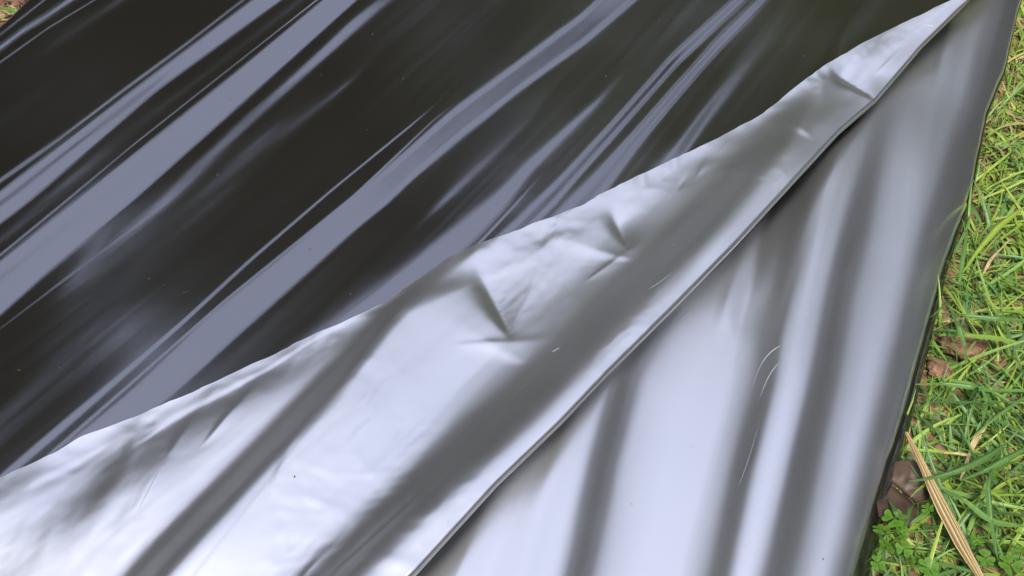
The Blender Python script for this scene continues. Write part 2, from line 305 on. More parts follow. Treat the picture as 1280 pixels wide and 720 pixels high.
_gy = np.linspace(-2, 4, 6001); _gs = .17 * sstep(.38, .95, _gy) * (1 - sstep(1.0, 1.6, _gy)); _gz = np.cumsum(_gs) * (_gy[1] - _gy[0])
def rise(y): return np.interp(y, _gy, _gz)          # tilt added to the sheets' far end so it mirrors more sky
def rise_s(y): return np.interp(y, _gy, _gs)
E_LO, E_MID, E_HI = rad(35), rad(50), rad(64)      # elevations looked at by "dark" and "bright" facets
class Field:
    """relief of one sheet on a grid whose rows run along the folds"""
    def __init__(s, z0, pa, pb, umin, umax, vmin, vmax, du, dv, items, base, mode, wv=.25, lowcut=.7, iters=4, extra=None):
        ax, ay = unproj(*pa, z0); bx, by = unproj(*pb, z0)
        L = math.hypot(bx - ax, by - ay); s.v = np.array([(bx - ax) / L, (by - ay) / L]); s.u = np.array([s.v[1], -s.v[0]])
        s.o = np.array([float(ax), float(ay)]); s.z0 = z0
        s.us = np.arange(umin, umax, du); s.vs = np.arange(vmin, vmax, dv); s.du, s.dv = du, dv
        U, V = np.meshgrid(s.us, s.vs); s.U, s.V = U, V
        s.X = s.o[0] + U * s.u[0] + V * s.v[0]; s.Y = s.o[1] + U * s.u[1] + V * s.v[1]
        s.grain = .07 * vnoise(U, V * .03, 201, 45) + .06 * vnoise(U, V * .04, 202, 110) + .04 * vnoise(U, V * .05, 203, 260) + .06 * vnoise(U, V * .15, 204, 14)
        H = rise(s.Y)
        nb = 11; lv = np.linspace(0, 1, nb)
        cu = np.linspace(0, len(s.us) - 1, 40).astype(int); cv = np.linspace(0, len(s.vs) - 1, 30).astype(int)
        cx = s.X[np.ix_(cv, cu)]; cy = s.Y[np.ix_(cv, cu)]
        sl = np.linspace(-.75, .75, 121)
        P = np.stack([cx, cy, z0 + rise(cy)], -1) - CAMP; P /= np.linalg.norm(P, axis=-1, keepdims=True)
        n = np.stack(np.broadcast_arrays(-sl * s.u[0] + 0 * cx[..., None], -sl * s.u[1] - rise_s(cy)[..., None], 1.0), -1); n /= np.linalg.norm(n, axis=-1, keepdims=True)
        dot = (P[:, :, None, :] * n).sum(-1)
        Rz = P[..., 2:3] - 2 * dot * n[..., 2]
        el = np.arcsin(np.clip(Rz, -1, 1))
        up = np.zeros(cx.shape + (nb,)); dn = np.zeros_like(up)
        qx, qy = proj(cx, cy, z0 + rise(cy))
        for i in range(cx.shape[0]):
            for j in range(cx.shape[1]):
                e = el[i, j]; k = int(np.argmax(e)); em = e[k]
                hi = min(em, E_HI) if mode == 'fixed' else em
                hi = max(hi, E_LO + .05)
                sh = rad(9) * float(sstep(600, 1050, qx[i, j]) * sstep(450, 150, qy[i, j])); lo = E_LO - sh; hi = max(hi, lo + .05)
                tg = np.interp(lv, [0, .5, 1], [lo, min(E_MID - sh, lo + .6 * (hi - lo)), hi])
                a = e[k:]; up[i, j] = np.interp(-tg, -a, sl[k:])
                b = e[:k + 1]; dn[i, j] = np.interp(tg, b, sl[:k + 1])
        # bilinear interpolation of the tables to the full grid
        fi = np.interp(np.arange(len(s.vs)), cv, np.arange(len(cv))); fj = np.interp(np.arange(len(s.us)), cu, np.arange(len(cu)))
        i0 = np.minimum(fi.astype(int), len(cv) - 2); j0 = np.minimum(fj.astype(int), len(cu) - 2)
        a = (fi - i0)[:, None]; b = (fj - j0)[None, :]
        def table(T, lev):
            f = lev * (nb - 1); k = np.minimum(f.astype(int), nb - 2); c = f - k
            def g(di, dj):
                I = (i0 + di)[:, None] + np.zeros_like(k); J = (j0 + dj)[None, :] + np.zeros_like(k)
                return T[I, J, k] * (1 - c) + T[I, J, k + 1] * c
            return (g(0, 0) * (1 - b) + g(0, 1) * b) * (1 - a) + (g(1, 0) * (1 - b) + g(1, 1) * b) * a
        for it in range(iters):
            px, py = proj(s.X, s.Y, z0 + H)
            B = paint(px, py, base, items)
            B = B + s.grain * (1 - .5 * np.abs(B)) * (1.1 if mode == 'fixed' else .6)
            if mode == 'fixed':
                S = table(up, np.clip(B, 0, 1)) + np.clip(-B, 0, 1) * .25
            else:
                lev = np.clip(1 - np.abs(B), 0, 1)
                wp = .5 + .5 * np.clip(B / .08, -1, 1)
                S = table(up, lev) * wp + table(dn, lev) * (1 - wp) + np.sign(B) * np.clip(np.abs(B) - 1.12, 0, 2) * .5
            H = s.solve(S, wv, lowcut) + rise(s.Y)
        s.H = H
    def solve(s, S, wv, lowcut):
        m, n = S.shape
        T = np.concatenate([S, -S[:, ::-1]], 1); T = np.concatenate([T, T[::-1]], 0)
        F = np.fft.fft2(T)
        ku = 2 * np.pi * np.fft.fftfreq(2 * n, s.du)[None, :]; kv = 2 * np.pi * np.fft.fftfreq(2 * m, s.dv)[:, None]
        k0 = 2 * np.pi / lowcut
        den = ku ** 2 + wv * kv ** 2 + .5 * k0 ** 2 * np.exp(-(ku / k0) ** 2)
        G = -1j * ku * F / np.maximum(den, 1e-9); G[0, 0] = 0
        h = np.real(np.fft.ifft2(G))[:m, :n]
        return h - h.mean()
    def uv_of(s, pts, dz=0.0):
        x, y = unproj([p[0] for p in pts], [p[1] for p in pts], s.z0 + dz)
        x = x - s.o[0]; y = y - s.o[1]
        return x * s.u[0] + y * s.u[1], x * s.v[0] + y * s.v[1]
    def edge(s, pts, dz=0.0):
        u, v = s.uv_of(pts, dz); o = np.argsort(v)
        return interp_ext(s.vs, v[o], u[o])
    def edge_h(s, pts, Z, dz=0.0):
        """u of a traced line for every row, the line laid on the relief itself"""
        P = np.array(pts, float); t = np.arange(len(P)); T = np.linspace(0, len(P) - 1, 40 * len(P))
        px, py = np.interp(T, t, P[:, 0]), np.interp(T, t, P[:, 1]); z = np.full(len(T), s.z0)
        for _ in range(6):
            x, y = unproj(px, py, z); z = .4 * z + .6 * (s.sample(x, y, Z) + dz)
        x, y = unproj(px, py, z); x = x - s.o[0]; y = y - s.o[1]
        u = x * s.u[0] + y * s.u[1]; v = x * s.v[0] + y * s.v[1]; o = np.argsort(v)
        r = interp_ext(s.vs, v[o][::3], u[o][::3])
        return r
    def sample(s, x, y, H=None):
        H = s.H if H is None else H
        x = x - s.o[0]; y = y - s.o[1]
        u = np.clip(((x * s.u[0] + y * s.u[1]) - s.us[0]) / s.du, 0, len(s.us) - 1.001)
        v = np.clip(((x * s.v[0] + y * s.v[1]) - s.vs[0]) / s.dv, 0, len(s.vs) - 1.001)
        i = v.astype(int); j = u.astype(int); a = v - i; b = u - j
        return (H[i, j] * (1 - b) + H[i, j + 1] * b) * (1 - a) + (H[i + 1, j] * (1 - b) + H[i + 1, j + 1] * b) * a
    def world(s, U, V, Z):
        return np.stack([s.o[0] + U * s.u[0] + V * s.v[0], s.o[1] + U * s.u[1] + V * s.v[1], Z], -1)

def grid_mesh(name, Pw, keep, mat, parent, z_is=None):
    """Pw (m,n,3) vertices, keep (m-1,n-1) mask of quads"""
    m, n = Pw.shape[:2]
    idx = np.arange(m * n).reshape(m, n)
    q = np.stack([idx[:-1, :-1], idx[:-1, 1:], idx[1:, 1:], idx[1:, :-1]], -1)[keep]
    used = np.unique(q); remap = -np.ones(m * n, int); remap[used] = np.arange(len(used))
    return mesh_obj(name, Pw.reshape(-1, 3)[used], remap[q], mat, parent)

ZS, ZB, ZF = .034, .052, .066
fb = Field(ZB, (100, 565), (671, 62), -.62, .50, -.35, 1.15, .0008, .006, BLACK, -0.3, 'fixed')
fs = Field(ZS, (927, 592), (1003, 240), -.50, .40, -.35, .90, .0009, .006, SILVER, 0.0, 'peak', lowcut=.5)
ff = Field(ZF, (330, 564), (840, 110), -.42, .40, -.30, 1.10, .0012, .0028, FLAP, 0.0, 'peak', lowcut=.6)
print("ranges", [(f.H.min(), f.H.max()) for f in (fb, fs, ff)])

film = empty("plastic_film", (0.0, .5, 0.0)); bpy.context.view_layer.update()
tag(film, "shiny black and silver plastic film spread on the grass, one silver corner folded back", "plastic film")
OFF = np.array([0, .5, 0])

# --- crumples of the flap (d-cones and soft dents)
pfx0, pfy0 = proj(ff.X, ff.Y, ZF + ff.H)
EDGEM = sstep(2, 42, (pfy0 - interp_ext(pfx0, [p[0] for p in FREE], [p[1] for p in FREE])) * .87)
DK = .30
def dcone(X, Y, px, py, ang, wid, amp, R, z):
    """pointed dent: apex at a photo point, ridge pair opening towards ang (world degrees)"""
    ax, ay = unproj(px, py, z)
    for _ in range(5): ax, ay = unproj(px, py, z + ff.sample(np.array([ax]), np.array([ay]))[0])
    dx = X - ax; dy = Y - ay; r = np.hypot(dx, dy) + 1e-6
    th = np.arctan2(dy, dx) - rad(ang); th = (th + np.pi) % (2 * np.pi) - np.pi
    w = rad(wid)
    prof = np.where(th > 0, np.exp(-np.abs(th / (w * .75)) ** 1.4), np.exp(-np.abs(th / (w * 2.2)) ** 1.3))
    rr = np.sqrt(r * r + .0012 ** 2) - .0012
    return DK * amp * rr * prof * np.exp(-(r / R) ** 2) * EDGEM
XF, YF = ff.X, ff.Y
HF = ff.H.copy()
def d2(p, q):
    a = unproj(*p, ZF); b = unproj(*q, ZF); return math.degrees(math.atan2(float(b[1] - a[1]), float(b[0] - a[0])))
HF += dcone(XF, YF, 640, 425, d2((640, 425), (593, 322)), 15, -.55, .075, ZF)
HF += dcone(XF, YF, 661, 456, d2((661, 456), (600, 420)), 16, .2, .05, ZF)
HF += dcone(XF, YF, 788, 312, d2((788, 312), (762, 250)), 15, -.55, .055, ZF)
HF += dcone(XF, YF, 796, 324, d2((796, 324), (725, 300)), 14, .22, .055, ZF)
HF += dcone(XF, YF, 1017, 175, d2((1017, 175), (972, 140)), 20, .28, .05, ZF)
HF += dcone(XF, YF, 1093, 129, d2((1093, 129), (1040, 92)), 14, -.60, .085, ZF)
HF += dcone(XF, YF, 1040, 90, d2((1040, 90), (1100, 60)), 18, .35, .05, ZF)
HF += dcone(XF, YF, 678, 305, d2((678, 305), (672, 280)), 14, -.35, .02, ZF)
HF += dcone(XF, YF, 958, 225, d2((958, 225), (930, 205)), 16, .25, .03, ZF)
for (a_, b_, c_, d_, w_, am_, R_) in [(905, 178, 925, 165, 14, .3, .02), (870, 222, 885, 195, 10, .25, .025), (846, 238, 862, 212, 10, -.22, .02), (700, 300, 690, 275, 12, .22, .02),
        (545, 345, 560, 330, 12, .22, .02), (490, 400, 505, 380, 12, .2, .03), (1090, 100, 1150, 55, 9, .25, .04), (965, 235, 1010, 180, 8, .12, .03), (560, 430, 640, 425, 7, .14, .05), (730, 350, 788, 312, 7, .14, .04), (250, 560, 300, 500, 8, .2, .05), (330, 640, 350, 590, 6, .12, .04)]:
    HF += dcone(XF, YF, a_, b_, d2((a_, b_), (c_, d_)), w_, am_, R_, ZF)
HF += dcone(XF, YF, 205, 575, d2((205, 575), (240, 520)), 18, .2, .06, ZF)
HF += dcone(XF, YF, 165, 640, d2((165, 640), (205, 570)), 16, .12, .05, ZF)
# soft crumpling near the lower-left corner and along the free edge
pfx, pfy = proj(XF, YF, ZF + HF)
left = sstep(430, 60, pfx)
along = interp_ext(pfx, [p[0] for p in FREE], [p[1] for p in FREE]); dfe = (pfy - along) * .87
nearE = np.exp(-(np.clip(dfe, 0, None) / 26) ** 2)
dark2 = np.exp(-((pfy - (1010 - 1.13 * pfx)) / 60) ** 2) * 0
warpx = XF + .02 * vnoise(XF, YF, 5, 18); warpy = YF + .02 * vnoise(XF, YF, 6, 18)
HF += left * (.0009 * vnoise(warpx, warpy, 11, 20) + .0004 * vnoise(warpx, warpy, 12, 40) + .0001 * vnoise(warpx, warpy, 14, 110))
def ridged(f, seed): return 1 - np.abs(vnoise(warpx, warpy, seed, f)) * 2
HF += nearE * (.00045 * ridged(26, 21) + .0002 * ridged(70, 22))
HF += .0006 * vnoise(XF, YF, 13, 14)
msk = sstep(.1, .7, vnoise(XF, YF, 23, 9)) + .5 * left
HF += msk * (.00030 * ridged(42, 24) + .00012 * ridged(110, 25))

# --- heights
ue_f, uf_f = ff.edge_h(FREE, ZF + HF), ff.edge_h(FOLD, ZF + HF, -.006)
ZFLAP = ZF + HF
# keep the flap's free edge a hair above the black film
Zb_at = ZB + fb.sample(XF, YF)
inb = (ff.U > ue_f[:, None] - .002) & (ff.U < ue_f[:, None] + .012)
gap = np.full(len(ff.vs), 0.0)
for i in range(len(ff.vs)):
    k = inb[i]
    if k.any(): gap[i] = (ZFLAP[i, k] - Zb_at[i, k]).min()
ker = np.ones(41) / 41
gs = np.array([gap[max(0, i - 20):i + 21].min() for i in range(len(gap))]); gs = np.convolve(np.pad(gs, 20, mode='edge'), ker, 'valid')
lift = (.0015 - gs)[:, None]
print("flap lift", lift.min(), lift.max())
ZFLAP = ZFLAP + lift * np.exp(-(np.clip(ff.U - ue_f[:, None], 0, None) / .10) ** 2)
ue_f, uf_f = ff.edge_h(FREE, ZFLAP), ff.edge_h(FOLD, ZFLAP, -.006)
ue_f = ue_f + .0007 * vnoise(ff.vs, ff.vs * 0, 43, 60) + .0004 * vnoise(ff.vs, ff.vs * 0, 44, 170)

# --- bottom layer (silver side up)
fold_s, red_s = fs.edge_h(FOLD, ZS + fs.H, .01), fs.edge_h(REDGE, ZS + fs.H, -.010)
def roll_drop(d, w, depth):
    t = np.clip(1 - d / w, 0, 1); return depth * (1 - np.sqrt(np.clip(1 - t * t * .98, 0, 1)))
wav = .0009 * vnoise(fs.vs, fs.vs * 0, 31, 22) + .0003 * vnoise(fs.vs, fs.vs * 0, 32, 70)
red_s = red_s + wav
xb_, yb_ = proj(*[fs.world(red_s, fs.vs, ZS + rise(0 * red_s))[:, q] for q in (0, 1)], ZS)
wb_ = np.interp(yb_, [0, 250, 450, 720], [.0015, .0045, .009, .013]) * (1 + .06 * vnoise(fs.vs, fs.vs * 0, 33, 9))
red_s = red_s - wb_
lo_s = fold_s - .10
US = np.clip(fs.U, lo_s[:, None], red_s[:, None])
ZSIL = ZS + fs.H - sstep(.004, .06, fold_s[:, None] - fs.U) * .016
ZSIL = np.where(fs.U < fold_s[:, None] - .004, np.minimum(ZSIL, ff.sample(fs.X, fs.Y, ZFLAP) - .011), ZSIL)
ZSIL = ZSIL - roll_drop(red_s[:, None] - US, .003, .004)
ZSIL = np.maximum(ZSIL, -.004)
Pw = fs.world(US, fs.V, ZSIL) - OFF
keep = (US[:-1, 1:] - US[:-1, :-1] > 1e-7) | (US[1:, 1:] - US[1:, :-1] > 1e-7)
bottom = grid_mesh("bottom_layer", Pw, keep, M_silver, film)
tag(bottom, "silver layer with lengthwise folds beside the grass")
# its turned-down border
nb_ = 8; rowu = red_s; zz = np.array([np.interp(red_s[i], fs.us, ZSIL[i]) for i in range(len(fs.vs))])
border = []
for k in range(nb_):
    t = k / (nb_ - 1); border.append(fs.world(rowu + wb_ * math.sin(t * 1.6), fs.vs, zz - (wb_ * 1.3 + .004) * (1 - math.cos(t * 1.5))) - OFF)
Pb = np.stack(border, 1)
grid_mesh("turned_border", Pb, np.ones((Pb.shape[0] - 1, nb_ - 1), bool), M_black, film)

# --- top layer (black side up)
fold_b, free_b, led_b = fb.edge_h(FOLD, ZB + fb.H), fb.edge_h(FREE, ZB + fb.H), fb.edge_h(LEDGE, ZB + fb.H, -.02)
led_b = led_b + .0012 * vnoise(fb.vs, fb.vs * 0, 41, 20)
hi_b = np.maximum(fold_b - .012, led_b + .01)
UB = np.clip(fb.U, led_b[:, None], hi_b[:, None])
ZBL = ZB + fb.H - sstep(.006, .05, fb.U - free_b[:, None]) * .03
ZBL = np.where(fb.U > free_b[:, None] + .0005, np.minimum(ZBL, ff.sample(fb.X, fb.Y, ZFLAP) - .0012 - .004 * sstep(.001, .02, fb.U - free_b[:, None])), ZBL)
ZBL = ZBL - roll_drop(UB - led_b[:, None], .02, .03)
ZBL = np.maximum(ZBL, .012)
xs_, ys_ = fb.world(UB, fb.V, ZBL)[..., 0], fb.world(UB, fb.V, ZBL)[..., 1]
Pw = fb.world(UB, fb.V, ZBL) - OFF
keep = (UB[:-1, 1:] - UB[:-1, :-1] > 1e-7) | (UB[1:, 1:] - UB[1:, :-1] > 1e-7)
top = grid_mesh("top_layer", Pw, keep, M_black, film)
tag(top, "glossy black upper layer with long parallel wrinkles")

# --- folded flap (silver side) with the rounded fold that turns under
RR = .004
SL = np.gradient(ZFLAP, ff.du, axis=1)
rows, nroll = len(ff.vs), 26
wid = np.clip(uf_f - ue_f, .0005, None)
r_ = np.minimum(RR, wid * .3)
u0 = uf_f - 1.0 * r_
a0 = np.zeros(rows); z0r = np.zeros(rows)
for _ in range(3):
    for i in range(rows):
        a0[i] = math.atan(np.interp(u0[i], ff.us, SL[i])); z0r[i] = np.interp(u0[i], ff.us, ZFLAP[i])
    a0 = np.convolve(np.pad(a0, 6, mode='edge'), np.ones(13) / 13, 'valid')
    u0 = uf_f - r_ * (1 + np.sin(a0))
zsil_fold = ZS + np.array([float(fs.sample(*unproj_, )) for unproj_ in zip(ff.world(uf_f, ff.vs, 0 * uf_f)[:, 0], ff.world(uf_f, ff.vs, 0 * uf_f)[:, 1])])
UF = np.clip(ff.U, ue_f[:, None], u0[:, None])
ZR = np.array([np.interp(UF[i], ff.us, ZFLAP[i]) for i in range(rows)])
cu_, cz_ = [], []
uu, zz2, al = u0.copy(), z0r.copy(), a0.copy()
tot = a0 + rad(178)
for k in range(nroll):
    al2 = a0 - tot * (k + 1) / nroll; am = (al + al2) / 2; ds = r_ * tot / nroll
    uu = uu + ds * np.cos(am); zz2 = zz2 + ds * np.sin(am); al = al2
    cu_.append(uu.copy()); cz_.append(zz2.copy())
cu_.append(uu - .02 * r_ / RR); cz_.append(zz2 - .0015)
UFF = np.concatenate([UF, np.stack(cu_, 1)], 1); ZFF = np.concatenate([ZR, np.stack(cz_, 1)], 1)
VFF = np.repeat(ff.vs[:, None], UFF.shape[1], 1)
Pw = ff.world(UFF, VFF, ZFF) - OFF
keep = (np.abs(UFF[:-1, 1:] - UFF[:-1, :-1]) > 1e-7) | (np.abs(UFF[1:, 1:] - UFF[1:, :-1]) > 1e-7)
keep &= ((uf_f - ue_f)[:-1] > .002)[:, None]
flap = grid_mesh("folded_flap", Pw, keep, M_flap, film)
tag(flap, "silver underside folded back over the black, with pinched dents and a rounded fold")

# --- thin sharp creases (narrow raised ridges in the silver film)
def crease(pts, w, field, Zgrid, z):
    xs = np.array([p[0] for p in pts], float); ys = np.array([p[1] for p in pts], float)
    t = np.linspace(0, 1, len(pts)); T = np.linspace(0, 1, 40)
    # Catmull style smoothing by quadratic fit
    deg = min(2, len(pts) - 1); cx = np.polyval(np.polyfit(t, xs, deg), T); cy = np.polyval(np.polyfit(t, ys, deg), T)
    X, Y = unproj(cx, cy, z)
    for _ in range(3):
        zz = field.sample(X, Y, Zgrid); X, Y = unproj(cx, cy, zz)
    tx, ty = np.gradient(X), np.gradient(Y); L = np.hypot(tx, ty); nx, ny = ty / L, -tx / L
    prof = np.sin(np.pi * T) ** .6
    V = []
    for k, (o, h) in enumerate([(-1, -.2), (-.35, .5), (.25, .55), (1, -.2)]):
        x = X + nx * o * w * prof; y = Y + ny * o * w * prof
        V.append(np.stack([x, y, field.sample(x, y, Zgrid) + h * w * prof], -1))
    P = np.stack(V, 1) - OFF
    return grid_mesh("crease", P, np.ones((39, 3), bool), M_silver, film)
for pts, w in [([(941, 484), (948, 460), (962, 442), (976, 432)], .0012), ([(950, 497), (957, 478), (966, 462), (976, 452)], .0013),
               ([(976, 432), (1030, 380), (1064, 330), (1090, 285)], .0005), ([(906, 560), (922, 520), (930, 480), (941, 460)], .0006),
               ([(845, 410), (852, 396), (864, 386)], .0006), ([(918, 455), (925, 442), (934, 432)], .0005), ([(1140, 366), (1158, 342), (1185, 300)], .0005),
               ([(1120, 395), (1130, 389), (1138, 386)], .0005), ([(1204, 170), (1208, 135), (1214, 112), (1221, 100)], .0008), ([(922, 610), (936, 572), (948, 530)], .0006)]:
    crease(pts, w * .42, fs, ZSIL, ZS)
for pts, w in [([(810, 362), (828, 350), (842, 338)], .0007), ([(690, 440), (700, 434)], .0008), ([(172, 640), (186, 612), (200, 585)], .0008),
               ([(1165, 12), (1172, 4), (1180, 8), (1186, 2)], .0010), ([(1140, 38), (1155, 28), (1172, 26)], .0010),
               ([(895, 195), (908, 178), (930, 162)], .0012), ([(862, 235), (870, 215), (884, 198)], .0007)]:
    crease(pts, w * .5, ff, ZFLAP, ZF)

# ------------------------------------------------------------------ ground
def gheight(x, y):
    return .006 * vnoise(x, y, 51, 9) + .004 * vnoise(x, y, 52, 30) + .0022 * vnoise(x, y, 53, 90) - .006
def in_film(x, y, m=0.0):
    px, py = proj(x, y, .012)
    r = interp_ext(py, [p[1] for p in REDGE], [p[0] for p in REDGE]); 
    xl = x - fb.o[0]; yl = y - fb.o[1]; u = xl * fb.u[0] + yl * fb.u[1]; v = xl * fb.v[0] + yl * fb.v[1]
    ul = np.interp(v, fb.vs, led_b)
    xs2 = x - fs.o[0]; ys2 = y - fs.o[1]; u2 = xs2 * fs.u[0] + ys2 * fs.u[1]; v2 = xs2 * fs.v[0] + ys2 * fs.v[1]
    ur = np.interp(v2, fs.vs, red_s)
    return (u > ul + m) & (u2 < ur - m) & (v2 > fs.vs[0]) & (v < fb.vs[-1]) & (v2 < fs.vs[-1] + .3)

t = np.linspace(-1, 1, 521); gx = np.sign(t) * (np.abs(t) * 1.1 + np.abs(t) ** 14 * 700)
X, Y = np.meshgrid(gx, gx + .5)
G = gheight(X, Y) * np.exp(-((np.hypot(X, Y - .5)) / 2.2) ** 4) - .004 * 0
G = np.where((np.hypot(X, Y - .5) < 2) & in_film(X, Y, .012), G - .03, G)      # soil pressed down under the film
P = np.stack([X, Y, G], -1)
o = grid_mesh("ground", P, np.ones((520, 520), bool), M_soil, None); tag(o, kind='structure')

# ------------------------------------------------------------------ grass
def blades(name, n, box, lmin, lmax, wmin, wmax, seg, label, seed, tint=(0, .8), dens=None, lean=(20, 85), inside=0.0):
    r = np.random.default_rng(seed)
    x = r.uniform(box[0], box[1], n); y = r.uniform(box[2], box[3], n)
    ok = ~in_film(x, y, inside)
    if dens is not None: ok &= r.uniform(0, 1, n) < dens(x, y)
    x, y = x[ok], y[ok]; n = len(x)
    # clumped tufts
    L = r.uniform(lmin, lmax, n) * (.7 + .5 * r.uniform(0, 1, n)); w = r.uniform(wmin, wmax, n)
    az = r.uniform(0, 2 * np.pi, n); a0 = np.radians(r.uniform(lean[0], lean[1], n)); bend = np.radians(r.uniform(10, 75, n))
    tw = r.uniform(-.9, .9, n); side = r.uniform(-.9, .9, n)
    T = np.linspace(0, 1, seg + 1)
    px, py, pz = x.copy(), y.copy(), gheight(x, y) - .002
    rows = []
    for k, tt in enumerate(T):
        ang = a0 + bend * tt; azk = az + side * tt
        if k:
            s = L / seg
            px = px + s * np.sin(ang) * np.cos(azk); py = py + s * np.sin(ang) * np.sin(azk); pz = pz + s * np.cos(ang)
            pz = np.maximum(pz, gheight(px, py) + .001 + .004 * tt)
        ww = w * .5 * (min(1, .55 + 1.2 * tt)) * (1 - tt ** 2.5) + .00012
        tl = tw * (1 - tt * .5)
        sx, sy, sz = -np.sin(azk) * np.cos(tl), np.cos(azk) * np.cos(tl), np.sin(tl)
        c = np.stack([px, py, pz], -1); d = np.stack([sx, sy, sz], -1) * ww[:, None]
        rows.append(c - d); rows.append(c + np.array([0, 0, -1]) * (ww[:, None] * .45)); rows.append(c + d)
    V = np.stack(rows, 1)                                     # n, 3*(seg+1), 3
    # keep blades from cutting through the film
    bad = in_film(V[:, :, 0], V[:, :, 1], .006).any(1)
    V = V[~bad]; n = len(V)
    k = 3 * (seg + 1); base = (np.arange(n) * k)[:, None, None]
    q = []
    for s in range(seg):
        q += [[3 * s, 3 * s + 1, 3 * s + 4, 3 * s + 3], [3 * s + 1, 3 * s + 2, 3 * s + 5, 3 * s + 4]]
    F = (np.array(q)[None] + base).reshape(-1, 4)
    ob = mesh_obj(name, V.reshape(-1, 3), F, M_grass)
    at = ob.data.attributes.new("tint", 'FLOAT', 'POINT')
    tv = r.uniform(tint[0], tint[1], n) ** 1.0
    # sunlight put into the tint: yellower, lighter blades farther from the camera
    yy = V[:, 0, 1]; tv = np.clip(tv + .34 * sstep(.35, .8, yy) * (tint[1] < .85) , 0, 1)
    at.data.foreach_set("value", np.repeat(tv, k).astype(np.float32))
    tag(ob, label, "grass", kind='stuff')
    return ob
patch = lambda x, y: np.clip(.82 + .7 * vnoise(x, y, 61, 12) + .5 * sstep(.5, .9, y), .10, 1)
blades("grass", 26000, (.22, 1.05, -.05, 1.35), .035, .10, .0018, .0036, 7, "long green grass blades sprawling beside the silver film edge", 71, (0, .72), patch, (35, 88))
blades("fine_grass", 20000, (.22, 1.05, -.05, 1.35), .02, .05, .0010, .0020, 5, "short fine grass growing low between the long blades", 72, (.1, .8), patch, (5, 75))
blades("dry_grass", 2600, (.22, 1.05, -.05, 1.35), .02, .07, .0008, .0022, 5, "dry straw coloured grass lying between green blades", 73, (.86, 1.0), None, (60, 92))
blades("corner_grass", 1500, (-1.3, -.5, .8, 1.7), .03, .09, .0022, .0040, 6, "sparse green grass in the soil past the black film corner", 74, (.1, .75), lambda x, y: np.full_like(x, .5), (30, 88))
blades("corner_straw", 2600, (-1.3, -.5, .8, 1.7), .02, .07, .0010, .0030, 5, "dry straw bits littering the soil past the black film corner", 75, (.86, 1.0), None, (65, 92))
blades("lawn_grass", 26000, (-2.3, 2.5, -1.6, 2.9), .04, .10, .0025, .0045, 4, "rough lawn growing all around the spread film", 76, (0, .75),
       lambda x, y: 1.0 * ~((x > .2) & (x < 1.05) & (y > -.05) & (y < 1.35)) * ~((x > -1.3) & (x < -.5) & (y > .8) & (y < 1.7)), (15, 80))

# ------------------------------------------------------------------ soil crumbs
def ico():
    import bmesh
    bm = bmesh.new(); bmesh.ops.create_icosphere(bm, subdivisions=1, radius=1)
    v = np.array([tuple(a.co) for a in bm.verts]); f = np.array([[b.index for b in a.verts] for a in bm.faces]); bm.free(); return v, f
IV, IF = ico()
def crumbs(name, n, box, label, seed, smin, smax, dens=None):
    r = np.random.default_rng(seed); x = r.uniform(box[0], box[1], n); y = r.uniform(box[2], box[3], n)
    ok = ~in_film(x, y, 0)
    if dens is not None: ok &= r.uniform(0, 1, n) < dens(x, y)
    x, y = x[ok], y[ok]; n = len(x)
    s = smin + (smax - smin) * r.uniform(0, 1, n) ** 4
    V = IV[None] * (1 + r.uniform(-.35, .35, (n, len(IV), 1))) * s[:, None, None] * r.uniform(.6, 1.2, (n, 1, 3))
    V = V + np.stack([x, y, gheight(x, y) + s * .3], -1)[:, None]
    F = (IF[None] + (np.arange(n) * len(IV))[:, None, None]).reshape(-1, 3)
    return tag(mesh_obj(name, V.reshape(-1, 3), F, M_clod, smooth=False), label, "soil", kind='stuff')
crumbs("soil_crumbs", 9000, (.25, .85, 0, 1.1), "loose reddish brown soil crumbs showing between the grass", 81, .0008, .006)
crumbs("corner_soil", 2500, (-1.2, -.6, .9, 1.5), "loose soil crumbs beyond the black film corner", 82, .001, .008)

def clod(px, py, size, seed, label, sq=(1, 1, .6)):
    size *= .78
    import bmesh
    bm = bmesh.new(); bmesh.ops.create_icosphere(bm, subdivisions=4, radius=1)
    v = np.array([tuple(a.co) for a in bm.verts]); f = np.array([[b.index for b in a.verts] for a in bm.faces]); bm.free()
    n = .22 * vnoise(v[:, 0] + v[:, 2] * .7, v[:, 1] - v[:, 2] * .4, seed, 2.2) + .12 * vnoise(v[:, 0] - v[:, 2], v[:, 1] + v[:, 2], seed + 1, 6) + .12 * vnoise(v[:, 0] + v[:, 2], v[:, 1] + 2 * v[:, 2], seed + 2, 9) + .06 * vnoise(v[:, 0] - 2 * v[:, 2], v[:, 1] + v[:, 2], seed + 3, 20)
    v = v * (1 + n[:, None]) * size * np.array(sq)
    x, y = unproj(px, py, 0)
    ob = mesh_obj("soil_clod", v, f, M_clod, loc=(float(x), float(y), size * .15)); ob.rotation_euler = (0, 0, seed)
    return tag(ob, label, "soil clod", "soil clods in the grass")
clod(1205, 437, .020, 3, "widest reddish clod of soil in the bare gap beside the film", (1.3, .8, .5))
clod(1172, 462, .013, 5, "small dark brown clod close to the silver film edge", (1.1, .8, .6))
clod(1236, 330, .016, 7, "pale reddish clod half hidden by grass above the bare gap", (1.2, .8, .5))
clod(1250, 460, .010, 9, "smallest brown clod right of the widest one", (1, 1, .6))
clod(1240, 700, .016, 11, "dark clod under the dry straw leaf at the bottom corner", (1.2, .9, .5))

